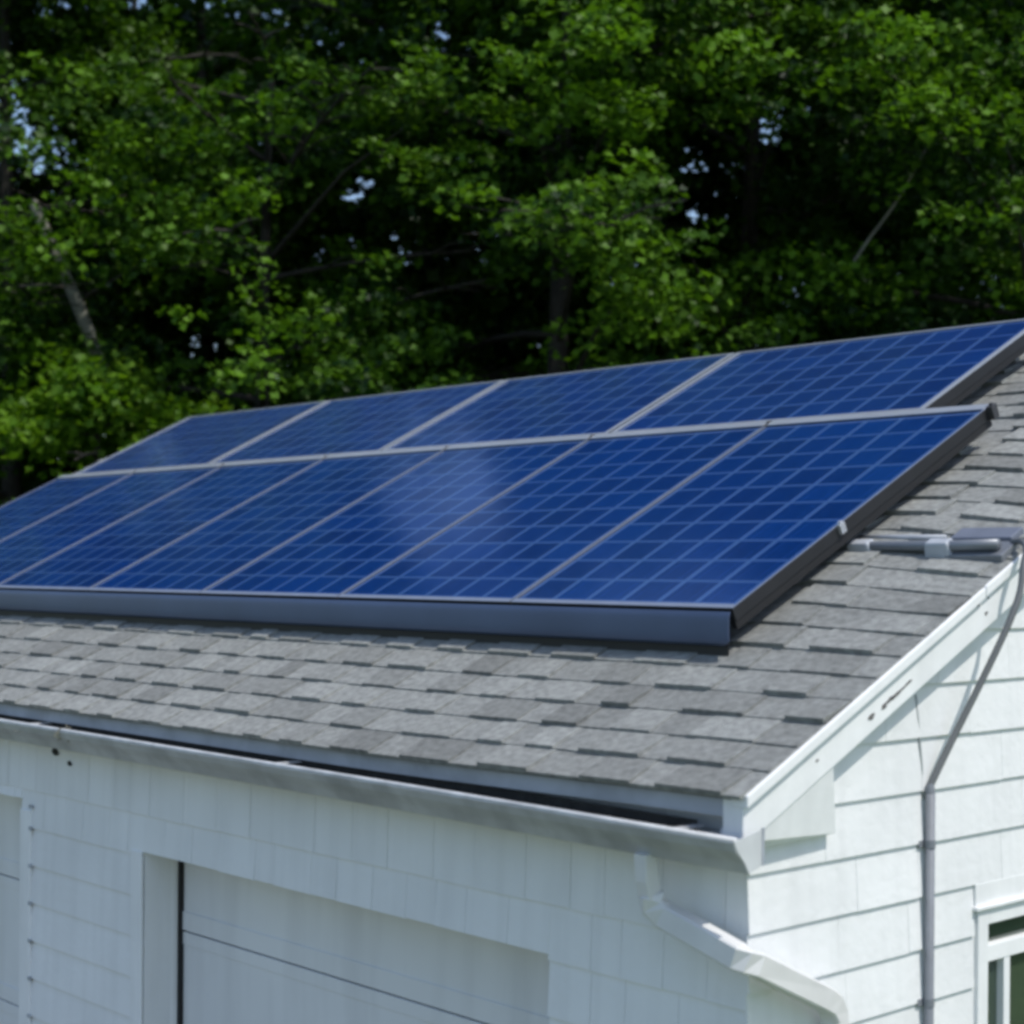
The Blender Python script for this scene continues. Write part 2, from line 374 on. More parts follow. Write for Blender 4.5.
# roof deck and shingles
def on_roof(x, s, n): return (x, EY + s * CA - n * SA, EZ + s * SA + n * CA)
SL = (RY - EY) / CA
rb = MB(); XR = EX - .004
def quad_roof(mb, x0, x1, s0, s1, n00, n01, tint, base=-.004):
    """a shingle: thickness n00 at the butt (s0), n01 at its head (s1)"""
    mb.hexa([on_roof(x0, s0, base), on_roof(x1, s0, base), on_roof(x1, s1, base), on_roof(x0, s1, base)],
            [on_roof(x0, s0, n00), on_roof(x1, s0, n00), on_roof(x1, s1, n01), on_roof(x0, s1, n01)], tint)
EXPO = .131; rr = random.Random(23); ns = int(SL / EXPO) + 1
for c in range(ns):
    s0 = -.022 + c * EXPO; s1 = min(s0 + EXPO + .004, SL)
    if s1 - s0 < .01: continue
    x = XR; 
    while x > XL - .06:                                    # flat base strip of each course, shaded shingle by shingle
        w = rr.uniform(.28, .62); e = max(x - w, XL - .06)
        quad_roof(rb, e, x, s0 + rr.uniform(-.0015, .0015), s1, .0065, .001, rr.uniform(.86, 1.08)); x = e
    x = XR + .05 - rr.uniform(0, .2)
    while x > XL - .06:                                    # raised tabs
        w = rr.uniform(.11, .24); a, b = max(x - w, XL - .06), min(x, XR)
        if b - a > .03:
            hb = rr.uniform(.011, .020); dx = rr.uniform(-.012, .012)
            rb.hexa([on_roof(a, s0 - .001, .002), on_roof(b, s0 - .001, .002), on_roof(b + dx * .5 if b < XR else b, s1, -.001), on_roof(a + dx, s1, -.001)],
                    [on_roof(a, s0 - .001, hb), on_roof(b, s0 - .001, hb), on_roof(b + dx * .5 if b < XR else b, s1, .0015 + hb * .10), on_roof(a + dx, s1, .0015 + hb * .10)], rr.choice((.74, .84, .93, 1.0, 1.05, 1.13)) * rr.uniform(.96, 1.04))
        x = x - w - rr.uniform(.09, .22)
roof = thing('roof', '', ''); del roof['label']; del roof['category']
bpy.data.objects.remove(roof)
dk = MB(); ys = [-.088, .0, .1, .2, .3, .4, .5, .6, .7, .9, 1.1, 1.3, 2, 2.6, 3.1, RY]
dk.rings([(y, roof_z(y) - .012) for y in ys] + [(2 * RY - EY, EZ - .012), (2 * RY - EY, EZ - .034), (RY, RZ - .034)] + [(y, roof_z(y) - .034) for y in ys[:-1][::-1]], [EX - .035, -.06, -.2, -.35, -.5] + XS[4:-1] + [XL - .03])
roof = dk.build('roof', M['felt'], G, warp=sag)
rb.build('shingle_slope', M['shingle'], roof, warp=sag)
bs = MB()
bs.hexa([(XL - .06, RY, RZ), (XR, RY, RZ), (XR, 2 * RY - EY, EZ), (XL - .06, 2 * RY - EY, EZ)], [(XL - .06, RY, RZ + .012), (XR, RY, RZ + .012), (XR, 2 * RY - EY, EZ + .012), (XL - .06, 2 * RY - EY, EZ + .012)])
bs.build('back_slope', M['shingle'], roof)
rc = MB(); x = XR
while x > XL - .06:
    e = max(x - .145, XL - .06); h = .016
    rc.prism_x([(RY - .14, RZ - .14 * TA + .012), (RY, RZ + h + .008), (RY + .14, RZ - .14 * TA + .012), (RY + .14, RZ - .14 * TA + .004), (RY, RZ + .002), (RY - .14, RZ - .14 * TA + .004)], e, x, rr.uniform(.85, 1.1)); x = e
rc.build('ridge_cap', M['shingle'], roof)

# eave: fascia, drip edge, soffit
t = MB(); t.rings([(-.106, 2.634), (-.09, 2.634), (-.09, 2.680), (-.106, 2.680)], [EX - .014] + XS[1:]); t.build('fascia', M['fascia'], G, warp=sag)
t = MB(); t.rings([(-.108, 2.6805), (-.088, 2.6805), (-.088, 2.6935), (-.108, 2.6935)], [EX - .014] + XS[1:]); t.build('drip_edge', M['felt'], G, warp=sag)
t = MB(); t.box(XL, EX - .07, -.075, .0, 2.56, 2.58); t.build('soffit', M['trim'], G, warp=sag)
# rake board with its shingle mould, return box
def rake_poly(d0, d1, y0, y1): return [(y0, roof_z(y0) - d0), (y1, roof_z(y1) - d0), (y1, roof_z(y1) - d1), (y0, roof_z(y0) - d1)]
def ext_x(mb, prof, x0, x1): mb.hexa([(x0, y, z) for y, z in prof], [(x1, y, z) for y, z in prof])
t = MB(); ext_x(t, rake_poly(.012, .142, EY + .004, RY), .0, EX - .012)
ext_x(t, [(2 * RY - y, z) for y, z in rake_poly(.012, .142, EY + .016, RY)][::-1], .0, EX - .012)
rk = t.build('rake_board', M['trim'], G, bevel=.002)
t = MB()
for a, b in ((EY, 1.0), (1.004, RY)):
    dz = 0 if a < .5 else .002
    ext_x(t, [(y, z + dz) for y, z in rake_poly(.003, .036, a, b)], .03, EX + .006)
t.build('shingle_mould', M['trim'], rk, bevel=.003)
t = MB(); yb_ = EY + .387
lo = [(.038, EY + .12, 2.546), (.038, yb_ + .05, 2.552)]; hi = [(EX - .015, EY + .018, roof_z(EY + .018) - .135), (EX - .015, yb_, roof_z(yb_) - .135)]
mid = (EX - .016, EY + .02, 2.60)
t.face([lo[0], lo[1], hi[1], hi[0], mid]); t.face([(-.02, yb_ + .05, 2.552), lo[1], hi[1], (-.02, yb_, roof_z(yb_) - .135)][::-1])
t.face([(-.02, EY + .02, 2.546), (-.02, yb_ + .05, 2.552), lo[1], lo[0]]); t.face([mid, hi[0], (-.02, EY + .018, hi[0][2]), (-.02, EY + .02, 2.6)]); t.face([lo[0], mid, (-.02, EY + .02, 2.6), (-.02, EY + .02, 2.546)])
t.face([hi[0], hi[1], (-.02, yb_, roof_z(yb_) - .135), (-.02, EY + .018, hi[0][2])])
t.build('eave_return', M['trim'], G)
# soffit strip under the rake between board and wall
t = MB(); ext_x(t, rake_poly(.05, .07, .3, RY), -.0, .0195); t.build('rake_soffit', M['trim'], G)
# chipped paint on the rake board
def rake_pt(px_y, d): return (EX - .012, px_y, roof_z(px_y) - d)
rc_ = random.Random(3)
for yc, d, l, w in ((.445, .098, .022, .010), (.505, .100, .016, .009), (.53, .096, .02, .008), (.56, .098, .03, .006), (.595, .096, .025, .005), (.625, .094, .02, .004), (.20, .085, .007, .004), (1.03, .095, .01, .007), (.985, .047, .012, .009), (1.04, .055, .006, .004)):
    pts = []
    for k in range(9):
        a = 2 * math.pi * k / 9; q = rc_.uniform(.6, 1.15)
        u, v = l * math.cos(a) * q, w * math.sin(a) * q
        pts.append((yc + u * .9, roof_z(yc) - d + u * .43 + v))
    t = MB(); t.hexa([(EX - .0125, y, z) for y, z in pts], [(EX - .0105, y, z) for y, z in pts]); t.build('chipped_paint', M['chip'], rk)

# gutter (K-style trough, open at the top)
GX = .115
gp = [(-.094, 2.612), (-.094, 2.522), (-.142, 2.508), (-.158, 2.535), (-.170, 2.548), (-.188, 2.566), (-.200, 2.590), (-.194, 2.597), (-.186, 2.592)]
GXS = [GX + (XL - .03 - GX) * k / 40 for k in range(41)]
t = MB(); t.sheet_x(gp[1:-2][::-1], 0, 0, -.004, xs=GXS)
gut = t.build('gutter', M['gutter'], G, warp=fall, smooth=False)
t = MB(); t.rings([(-.0945, 2.523), (-.0925, 2.523), (-.0925, 2.612), (-.0945, 2.612)], GXS[1:]); t.build('gutter_back', M['gutter_dirt_shade'], gut, warp=fall)  # back sheet painted dark for the shade inside the gutter
t = MB(); t.tube([(XL - .03, -.194, 2.594), (-4.3, -.194, 2.594), (-2.2, -.194, 2.594), (-1.1, -.194, 2.594), (-.5, -.194, 2.594), (GX, -.194, 2.594)], .0085, 8); t.build('gutter_lip', M['lip'], gut, warp=fall, smooth=True)
t = MB(); loop = [(-.092, 2.612), (-.092, 2.520), (-.142, 2.505), (-.160, 2.535), (-.188, 2.566), (-.203, 2.592)]
t.hexa([(GX - .002, y, z) for y, z in loop], [(GX + .002, y, z) for y, z in loop]); t.build('end_cap', mat('grey_end_cap', (.58, .6, .61), .5, noise=.08, scale=12), gut)
t = MB(); t.box(GX - .001, GX + .004, -.0925, -.084, 2.522, 2.616); t.build('cap_seam', M['fascia'], gut)
t = MB(); t.rings([(-.185, 2.566), (-.096, 2.566), (-.096, 2.53), (-.16, 2.54)], [x - .005 for x in GXS]); t.build('gutter_sludge', M['gutter_dirt_shade'], gut, warp=fall)
for x in (-.09, -1.9, -3.71, -5.6, -7.4):
    t = MB(); t.box(x - .012, x + .012, -.196, -.093, 2.596, 2.601); t.build('gutter_strap', M['gutter'], gut, warp=fall)

# downspout: outlet, elbow, run along the front, round the corner and down the gable
rect = [(-.028, -.036), (.028, -.036), (.034, -.03), (.034, .03), (.028, .036), (-.028, .036), (-.034, .03), (-.034, -.03)]
rect = [(a * .86, b * .90) for a, b in rect]
ds = MB(); ds.sweep([(-.24, -.142, 2.512), (-.24, -.136, 2.44), (-.238, -.122, 2.39)], [(a * .8, b * .75) for a, b in rect], up=(0, 1, 0))
dso = ds.build('downspout', M['downspout'], G, bevel=0)
ds = MB(); ds.sweep([(-.239, -.121, 2.40), (-.234, -.113, 2.368), (-.205, -.10, 2.345), (.040, -.092, 2.276), (.058, -.082, 2.268), (.066, -.056, 2.256), (.064, .235, 2.118), (.061, .275, 2.094), (.057, .300, 2.058), (.055, .306, 2.0), (.055, .306, 1.9)], rect)
ds.build('elbow_run', M['downspout'], dso)
ds = MB(); ds.sweep([(.055, .306, 1.93), (.055, .306, .15)], [(a * 1.06, b * 1.06) for a, b in rect], up=(0, 1, 0)); ds.build('drop_pipe', M['downspout'], dso)
ds = MB(); ds.box(.0, .09, .262, .352, 1.2, 1.225); ds.build('pipe_strap', M['gutter'], dso)

# garage doors: four sections each, weatherstrip, handle
def garage_door(span, head):
    a, b = span; y = .172
    d = MB(); zs = [.02, .60, 1.20, 1.795, 2.33]
    for z0, z1 in zip(zs[:-1], zs[1:]):
        z0 += .004; z1 -= .004
        d.box(a + .015, b - .02, y, y + .04, z0, z1)
        d.box(a + .015, b - .02, y - .006, y - .0005, z0, z0 + .075)      # raised lower edge of a section
        d.box(a + .015, b - .02, y - .004, y - .0005, z1 - .05, z1)
    o = d.build('garage_door', M['door'], G, bevel=.004)
    w = MB(); w.box(a + .001, a + .015, y - .02, y + .05, .02, head + .1); w.box(b - .02, b - .001, y + .002, y + .05, .02, head + .1); w.box(a + .03, b - .03, y + .045, y + .05, .0, 2.4)
    w.build('weatherstrip', M['dark'], o)
    h = MB(); xm = (a + b) / 2; h.tube([(xm - .07, y - .006, .74), (xm - .07, y - .05, .74), (xm + .07, y - .05, .74), (xm + .07, y - .006, .74)], .009, 8); h.build('handle', M['rail'], o)
    j = MB(); j.box(a, a + .0009, -.0, y, .0, head); j.box(b - .0009, b, 0, y, .0, head)
    # side linings of the opening behind the wall face
    k = MB(); k.box(a - .12, a, .12, .4, 0, 2.5); k.box(b, b + .12, .12, .4, 0, 2.5); k.box(a, b, .125, .165, head, head + .3); k.build('door_jamb', M['trim'], G)
garage_door(D1, HEAD); garage_door(D2, DH)

# window in the gable
wn = MB()
fr = [(WY0 + .017, WY0 + .075, WZ0 + .02, 2.232), (WY1 - .075, WY1 - .017, WZ0 + .02, 2.232)]
for y0, y1, z0, z1 in fr: wn.box(-.05, .014, y0, y1, z0, z1)
wn.box(-.05, .013, WY0 + .075, WY1 - .075, 2.182, 2.230)
wn.box(-.05, .013, WY0 + .075, WY1 - .075, WZ0 + .02, WZ0 + .07)
win = wn.build('window', M['trim'], G, bevel=.003)
t = MB(); t.box(-.01, .0125, WY0 + .002, WY1 - .002, 2.246, WZ1); t.box(-.01, .026, WY0 - .008, WY1 + .008, 2.234, 2.246); t.build('head_casing', M['trim'], win, bevel=.002)
t = MB(); t.box(-.01, .035, WY0 - .01, WY1 + .01, WZ0 - .03, WZ0 + .018); t.build('sill', M['trim'], win, bevel=.004)
t = MB(); ya, yb = WY0 + .0755, WY1 - .0755
t.box(-.045, .004, ya, yb, 2.062, 2.114); t.box(-.045, .002, 1.255, 1.291, WZ0 + .07, 2.0615); t.box(-.045, .002, yb - .146, yb - .11, WZ0 + .07, 2.0615)
t.box(-.045, .003, ya, yb, 1.54, 1.575)
t.build('sash_bars', M['trim'], win, bevel=.002)
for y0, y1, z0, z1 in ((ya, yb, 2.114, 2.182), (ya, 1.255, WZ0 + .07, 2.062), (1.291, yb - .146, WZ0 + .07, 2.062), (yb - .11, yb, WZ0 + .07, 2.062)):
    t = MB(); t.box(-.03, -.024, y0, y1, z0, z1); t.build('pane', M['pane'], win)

# ------------------------------------------------------------------ solar array
PT = R(26.64); PX, PY, PZ = -.48, .499, 3.156
def on_arr(x, s, n): return (x, PY + s * math.cos(PT) - n * math.sin(PT), PZ + s * math.sin(PT) + n * math.cos(PT))
def make_panel(name, label, w, h, nu, nv, fl, fb, ft, metal, group):
    """local frame: x from -w to 0, y up the slope, z out of the roof; top face at z = 0"""
    root = thing(name, label, 'solar panel', (0, 0, 0), group, (PT, 0, 0))
    f = MB(); th = .044
    f.box(-w, -w + fl, 0, h, -th, 0); f.box(-fl, 0, 0, h, -th, 0)
    f.box(-w + fl, -fl, 0, fb, -th, 0); f.box(-w + fl, -fl, h - ft, h, -th, 0)
    f.build('frame', M['frame_dark'], root, bevel=.0015)  # dark body under pale faces puts side shade and top light into colour
    f = MB(); f.box(-w, -w + fl, 0, h, .0005, .0025); f.box(-fl, 0, 0, h, .0005, .0025); f.box(-w + fl, -fl, 0, fb, .0005, .0025); f.box(-w + fl, -fl, h - ft, h, .0005, .0025)
    f.build('frame_face', metal, root)
    if ft > .03:
        f = MB(); f.box(-w + .004, -.004, h - ft, h, .003, .006); f.build('top_strip', M['silver'], root)
    g = MB(); x0, x1, y0, y1 = -w + fl, -fl, fb, h - ft; mx = .012 / .158
    g.face([(x0, y0, -.003), (x1, y0, -.003), (x1, y1, -.003), (x0, y1, -.003)], uv=[(-mx, -mx), (nu + mx, -mx), (nu + mx, nv + mx), (-mx, nv + mx)])
    g.face([(x0, y1, -.010), (x1, y1, -.010), (x1, y0, -.010), (x0, y0, -.010)], uv=[(0, 0)] * 4)
    for a, b in (((x0, y0), (x1, y0)), ((x1, y0), (x1, y1)), ((x1, y1), (x0, y1)), ((x0, y1), (x0, y0))):
        g.face([(*a, -.010), (*b, -.010), (*b, -.003), (*a, -.003)], uv=[(0, 0)] * 4)
    g.build('cell_glass', M['cells'] if ft > .03 else M['cells_dusty'], root)
    b = MB(); b.box(-w * .5 - .07, -w * .5 + .07, h * .8, h * .8 + .1, -.034, -.012); b.build('junction_box', M['dark'], root)
    return root
LOWER = ['upright blue solar panel at the right end of the lower row, beside the bare shingles',
         'upright blue solar panel second from the right in the lower row',
         'upright solar panel with a pale sky reflection, third from the right, lower row',
         'middle upright solar panel of the lower row, fourth from either end',
         'upright solar panel third from the left end of the lower row',
         'upright solar panel second from the left end of the lower row',
         'upright solar panel at the far left end of the lower row, cut off']
UPPER = ['sideways blue solar panel at the right end of the upper row, nearest the gable',
         'sideways blue solar panel second from the right in the upper row',
         'sideways solar panel with dull tree reflections, second from the left in the upper row',
         'sideways solar panel with dark reflections at the far left end of the upper row']
p0 = make_panel('solar_panel', LOWER[0], 1.001, 1.616, 6, 10, .005, .024, .048, M['frame_metal'], 'solar panels on the garage roof')
for i, lb in enumerate(LOWER):
    o = p0 if i == 0 else copy_tree(p0); o.location = (PX - 1.0102 * i, PY, PZ); o['label'] = lb
u0 = make_panel('solar_panel', UPPER[0], 1.646, .990, 10, 6, .026, .010, .012, M['silver'], 'solar panels on the garage roof')
for i, lb in enumerate(UPPER):
    o = u0 if i == 0 else copy_tree(u0); o.location = on_arr(PX - .2932 - 1.6635 * i, 1.634, -.002); o['label'] = lb
XE = PX - 7.06
# skirt along the lower edge
s = MB(); sp = [(PY - .012, PZ - .010), (PY - .018, PZ - .030), (PY - .017, PZ - .090), (PY - .008, PZ - .110), (PY + .012, PZ - .118)]
prof_ = [Vector((0, y, z)) for y, z in sp]; prof_ = smoothpath(prof_, 4); n_ = len(prof_)
ends = [PX - .055 * max(0, (i / (n_ - 1) - .55) / .45) ** 1.5 for i in range(n_)]
i0 = len(s.v)
for off in (0, .004):
    for q, xe in zip(prof_, ends): s.v += [(XE, q.y + off, q.z), (xe, q.y + off, q.z)]
for i in range(n_ - 1):
    a, b = i0 + 2 * i, i0 + 2 * n_ + 2 * i
    s.f += [(a, a + 2, a + 3, a + 1), (b, b + 1, b + 3, b + 2), (a + 1, a + 3, b + 3, b + 1), (a, b, b + 2, a + 2)]; s.t += [1.0] * 4
s_ = s.build('array_skirt', M['skirt'])
s_.data.polygons.foreach_set('use_smooth', [True] * len(s_.data.polygons)); s_.data.set_sharp_from_angle(angle=R(40))
m = MB(); m.box(XE, PX - .03, PY + .018, PY + .021, PZ - .19, PZ - .08); m.build('skirt_gap_shade', M['black'], s_)  # strip added so the shaded gap under the skirt looks black
tag(s_, 'long dark blue-grey metal skirt along the lower edge of the solar array', 'panel skirt')
# rails on feet under the panels
for k, (sv, xr, lb) in enumerate(((.36, PX - .025, 'dark mounting rail under the lower third of the lower panel row'), (1.27, PX - .025, 'dark mounting rail under the upper third of the lower panel row'),
                                  (1.86, PX - .32, 'dark mounting rail under the lower part of the upper panel row'), (2.42, PX - .32, 'dark mounting rail under the top of the upper panel row'))):
    base = on_arr(xr, sv, -.095); t_ = thing('mounting_rail', lb, 'rail', base, 'rails under the solar panels')
    m = MB(); q = [on_arr(0, sv + a, n) for a, n in ((-.02, -.046), (.02, -.046), (.02, -.088), (-.02, -.088))]
    m.prism_x([(y, z) for _, y, z in q], XE + .02, xr); m.build('rail', M['rail'], t_)
    x = xr - .25
    while x > XE:
        m = MB(); a = on_arr(x, sv, -.088); zr = roof_z(a[1]) + lift(x, a[1]); m.box(x - .03, x + .03, a[1] - .03, a[1] + .03, zr - .005, a[2] + .002); m.build('foot', M['rail'], t_); x -= 1.6
for x_, s0_, s1_, lb in ((PX - .004, .0, 1.6, 'dark strip added for the shade in the gap under the right edge of the lower panel row'), (PX - .2972, 1.69, 2.62, 'dark strip added for the shade in the gap under the right edge of the upper panel row')):
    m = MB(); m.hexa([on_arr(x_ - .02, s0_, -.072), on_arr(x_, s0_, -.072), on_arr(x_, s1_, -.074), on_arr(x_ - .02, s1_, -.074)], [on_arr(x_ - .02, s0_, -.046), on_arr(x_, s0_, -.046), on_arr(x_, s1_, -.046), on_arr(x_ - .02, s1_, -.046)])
    tag(m.build('edge_gap_shade', M['black']), lb, 'rail', 'rails under the solar panels')  # black strip added to darken the gap below the frame
# end clamps along the right edges, mid clamps at the lower row's top joints
def clamp(x, sv, lb, sx=.014, sy=.022, n0=-.07, n1=.006, m_='rail', ss=0):
    q = [on_arr(x + a, sv + b, n0) for a, b in ((-sx, -sy), (sx, -sy), (sx, sy), (-sx, sy))]; q2 = [on_arr(x + a, sv + b, n1) for a, b in ((-sx, -sy), (sx, -sy), (sx, sy), (-sx, sy))]
    m = MB(); m.hexa(q, q2)
    q = [on_arr(x + a, sv + b, n1 + .001) for a, b in ((-.006, -.006), (.006, -.006), (.006, .006), (-.006, .006))]; q2 = [on_arr(x + a, sv + b, n1 + .008) for a, b in ((-.006, -.006), (.006, -.006), (.006, .006), (-.006, .006))]
    m.hexa(q, q2)
    return tag(m.build('panel_clamp', M[m_], bevel=.001), lb, 'clamp', 'clamps holding the solar panels')
clamp(PX + .012, 1.60, 'dark end clamp at the top right corner of the lower panel row', sx=.012, sy=.018, n0=-.045)
clamp(PX + .006, .60, 'small pale end clamp on the right edge of the lower row, by the roof conduit', sx=.008, sy=.014, n0=-.03, n1=.004, m_='silver')
for i, wd in enumerate(('first', 'second', 'third', 'fourth', 'fifth', 'sixth')):
    clamp(PX - 1.0102 * (i + 1) + .0066, 1.592, 'grey mid clamp at the %s panel joint from the right, top of lower row' % wd, sx=.012, sy=.03, n0=-.05, n1=.004)

# ------------------------------------------------------------------ roof conduit and wall conduit
def rp(x, s, n): p = on_roof(x, s, n); return (p[0], p[1], p[2] + lift(-.16, p[1]))
sy = lambda y: (y - EY) / CA
S1 = sy(1.185) - .022
RCn = thing('roof_conduit', 'grey metal conduit run with fittings lying across the shingles beside the array', 'conduit', rp(-.25, S1, 0))
t = MB(); t.tube([rp(-.60, S1 + .005, .045), rp(-.575, S1, .036), rp(-.1, S1 + .002, .036), rp(.03, S1 + .01, .036)], .018, 10); t.build('pipe', M['wallpipe'], RCn, smooth=True)
t = MB(); t.tube([rp(-.53, S1 + .075, .034), rp(-.2, S1 + .078, .030)], .010, 10); t.build('upper_pipe', M['galv'], RCn, smooth=True)
for x in (-.475, -.175):
    t = MB(); q = [rp(x + a, S1 - .03 + b, -.002) for a, b in ((-.05, 0), (.05, 0), (.05, .06), (-.05, .06))]; q2 = [rp(x + a, S1 - .025 + b, .056) for a, b in ((-.042, .004), (.042, .004), (.042, .046), (-.042, .046))]
    t.hexa(q, q2); t.build('fitting', M['galv'], RCn, bevel=.008)
t = MB(); q = [rp(a, S1 + b, -.03) for a, b in ((-.19, .085), (.03, .085), (.03, .165), (-.19, .165))]; q2 = [rp(a, S1 + b, .026) for a, b in ((-.19, .085), (.03, .085), (.03, .165), (-.19, .165))]
t.hexa(q, q2); t.build('junction_box', M['box'], RCn, bevel=.004)
t = MB(); q = [rp(a, S1 + b, -.03) for a, b in ((-.15, -.03), (.055, -.03), (.055, .085), (-.15, .085))]; q2 = [rp(a, S1 + b, .016) for a, b in ((-.15, -.028), (.055, -.028), (.055, .08), (-.15, .08))]
t.hexa(q, q2); t.build('conduit_body', M['wallpipe'], RCn, bevel=.004)
# cable from the box over the rake down to the wall pipe
t = MB()
pth = [(.04, 1.225, 3.366), (.085, 1.20, 3.368), (.125, 1.16, 3.345), (.135, 1.125, 3.29), (.14, 1.10, 3.215), (.135, 1.068, 3.15), (.12, 1.03, 3.07), (.09, .965, 2.94), (.055, .885, 2.79), (.03, .815, 2.665), (.022, .802, 2.63), (.02, .800, 2.60)]
t.tube(smoothpath(pth), .0105, 8)
tag(t.build('power_cable', M['cable'], smooth=True), 'dark grey cable looping from the roof box over the white rake to the wall conduit', 'cable')
t = MB(); t.tube([(.004, .795, 2.60), (.006, .785, 2.70), (.007, .762, 2.84), (.006, .752, 2.91)], .0045, 6)
tag(t.build('ground_wire', mat('pale_grey_wire', (.33, .35, .36), .6), smooth=True), 'thin pale grey wire running up the gable from the top of the wall conduit', 'wire')
M['wallpipe'] = mat('dull_grey_conduit', (.19, .205, .23), .6, .0, noise=.12, scale=9)
WC = thing('wall_conduit', 'straight grey metal conduit running down the white gable beside the window', 'conduit', (.026, .802, .2))
t = MB(); t.tube([(.026, .802, 2.62), (.026, .802, 1.6), (.026, .802, .2)], .0145, 12); t.build('pipe', M['wallpipe'], WC, smooth=True)
t = MB(); t.limb([(.026, .802, 2.62), (.026, .802, 2.635), (.025, .802, 2.648)], [.0148, .013, .010], 12); t.build('cap', M['wallpipe'], WC, smooth=True)
for z in (2.47, 2.003):
    t = MB(); t.tube([(.026, .802, z - .012), (.026, .802, z + .012)], .0165, 12); t.box(.0085, .013, .765, .84, z - .01, z + .01); t.build('strap', M['wallpipe'], WC)

# leaf litter caught on the gutter
for x, lb in ((-3.74, 'clump of pale dry leaves caught on the gutter strap at the left'), (-3.45, 'smaller pale leaf scrap lying on the gutter lip left of the door')):
    rl = random.Random(int(-x * 100)); t = MB()
    for k in range(9):
        c = Vector((x + rl.uniform(-.06, .06), -.165 + rl.uniform(-.03, .02), 2.577 + rl.uniform(-.012, .02))); a = Vector((rl.gauss(0, 1), rl.gauss(0, 1), rl.gauss(0, .5))).normalized() * .035; b = Vector((rl.gauss(0, 1), rl.gauss(0, 1), rl.gauss(0, .5))).normalized() * .018
        t.hexa([c - a, c - b, c + a, c + b], [c - a + Vector((0, 0, .002)), c - b + Vector((0, 0, .002)), c + a + Vector((0, 0, .002)), c + b + Vector((0, 0, .002))])
    tag(t.build('leaf_litter', M['debris']), lb, 'leaf litter', 'leaf litter in the gutter')

# ------------------------------------------------------------------ trees
def leaf_mesh(name, clusters, m, rs, size=.12, parent=None, org=(0, 0, 0)):
    """clusters: (centre, rx, rz, count, outward dir) flattened sprays of folded leaves"""
    C = []; S = []
    tot = sum(c[3] for c in clusters)
    cen = np.zeros((tot, 3)); bias = np.zeros((tot, 3)); tint = np.zeros(tot); k = 0
    for c, rx, rz, n, od, *ts in clusters:
        u = rs.normal(size=(n, 3)); u /= np.linalg.norm(u, axis=1)[:, None]; rad = rs.random(n) ** .45
        q = u * rad[:, None]; 
        tl = rs.normal(size=3) * .22                       # tilt of the spray
        o = np.stack([q[:, 0] * rx, q[:, 1] * rx, q[:, 2] * rz + q[:, 0] * rx * tl[0] + q[:, 1] * rx * tl[1] - .25 * rx * rad ** 2], 1)
        cen[k:k + n] = np.array(c) + o; bias[k:k + n] = np.array(od) * .35 + np.array([0, 0, .75]); tint[k:k + n] = np.clip(rs.normal(.38, .2, n) + rs.normal(0, .26) + (ts[0] if ts else 0), 0, 1); k += n
    nrm = bias + rs.normal(size=(tot, 3)) * .55; nrm /= np.linalg.norm(nrm, axis=1)[:, None]
    d = rs.normal(size=(tot, 3)); d -= nrm * (d * nrm).sum(1)[:, None]; d /= np.linalg.norm(d, axis=1)[:, None]; w = np.cross(nrm, d)
    L = size * rs.uniform(.7, 1.25, tot)[:, None]
    # folded six-point leaf: base, left, left tip, tip, right tip, right
    base = cen - d * L * .5; tip = cen + d * L * .5; up = nrm * L * .10
    l1 = cen + d * L * .02 + w * L * .50 + up; l2 = cen + d * L * .12 + w * L * .22 + up * .5
    r1 = cen + d * L * .02 - w * L * .50 + up; r2 = cen + d * L * .12 - w * L * .22 + up * .5
    v = np.stack([base, l1, l2, tip, r2, r1], 1).reshape(-1, 3) - np.array(org)
    i = np.arange(tot)[:, None] * 6
    f = np.concatenate([i + np.array([[2, 1, 0, 3]]), i + np.array([[4, 3, 0, 5]])], 1).reshape(-1, 4)
    me = bpy.data.meshes.new(name); nf = len(f)
    me.vertices.add(len(v)); me.vertices.foreach_set('co', v.ravel()); me.loops.add(nf * 4); me.loops.foreach_set('vertex_index', f.ravel().astype(np.int32))
    me.polygons.add(nf); me.polygons.foreach_set('loop_start', np.arange(nf, dtype=np.int32) * 4)
    a = me.attributes.new('tint', 'FLOAT', 'FACE'); a.data.foreach_set('value', np.repeat(tint, 2).astype(np.float32))
    me.materials.append(m); me.update(calc_edges=True); me.validate()
    o = bpy.data.objects.new(name, me); COL.objects.link(o)
    if parent: o.parent = parent
    return o

CAM = Vector((2.81, -3.437, 3.27)); FW = Vector((-math.sin(R(47.43)), math.cos(R(47.43)), 0)); RT = Vector((math.cos(R(47.43)), math.sin(R(47.43)), 0))
def spot(d, l): q = CAM + FW * d + RT * l; return (q.x, q.y, 0)
def inwood(px, py, d):            # a place in the wood, d metres in front of the viewer
    return CAM + FW * d + RT * ((px - 512) / 1667 * d) + Vector((0, 0, -(py - 570) / 1667 * d))
def gap(px, py, d0, d1, r): return (inwood(px, py, d0), inwood(px, py, d1), r)
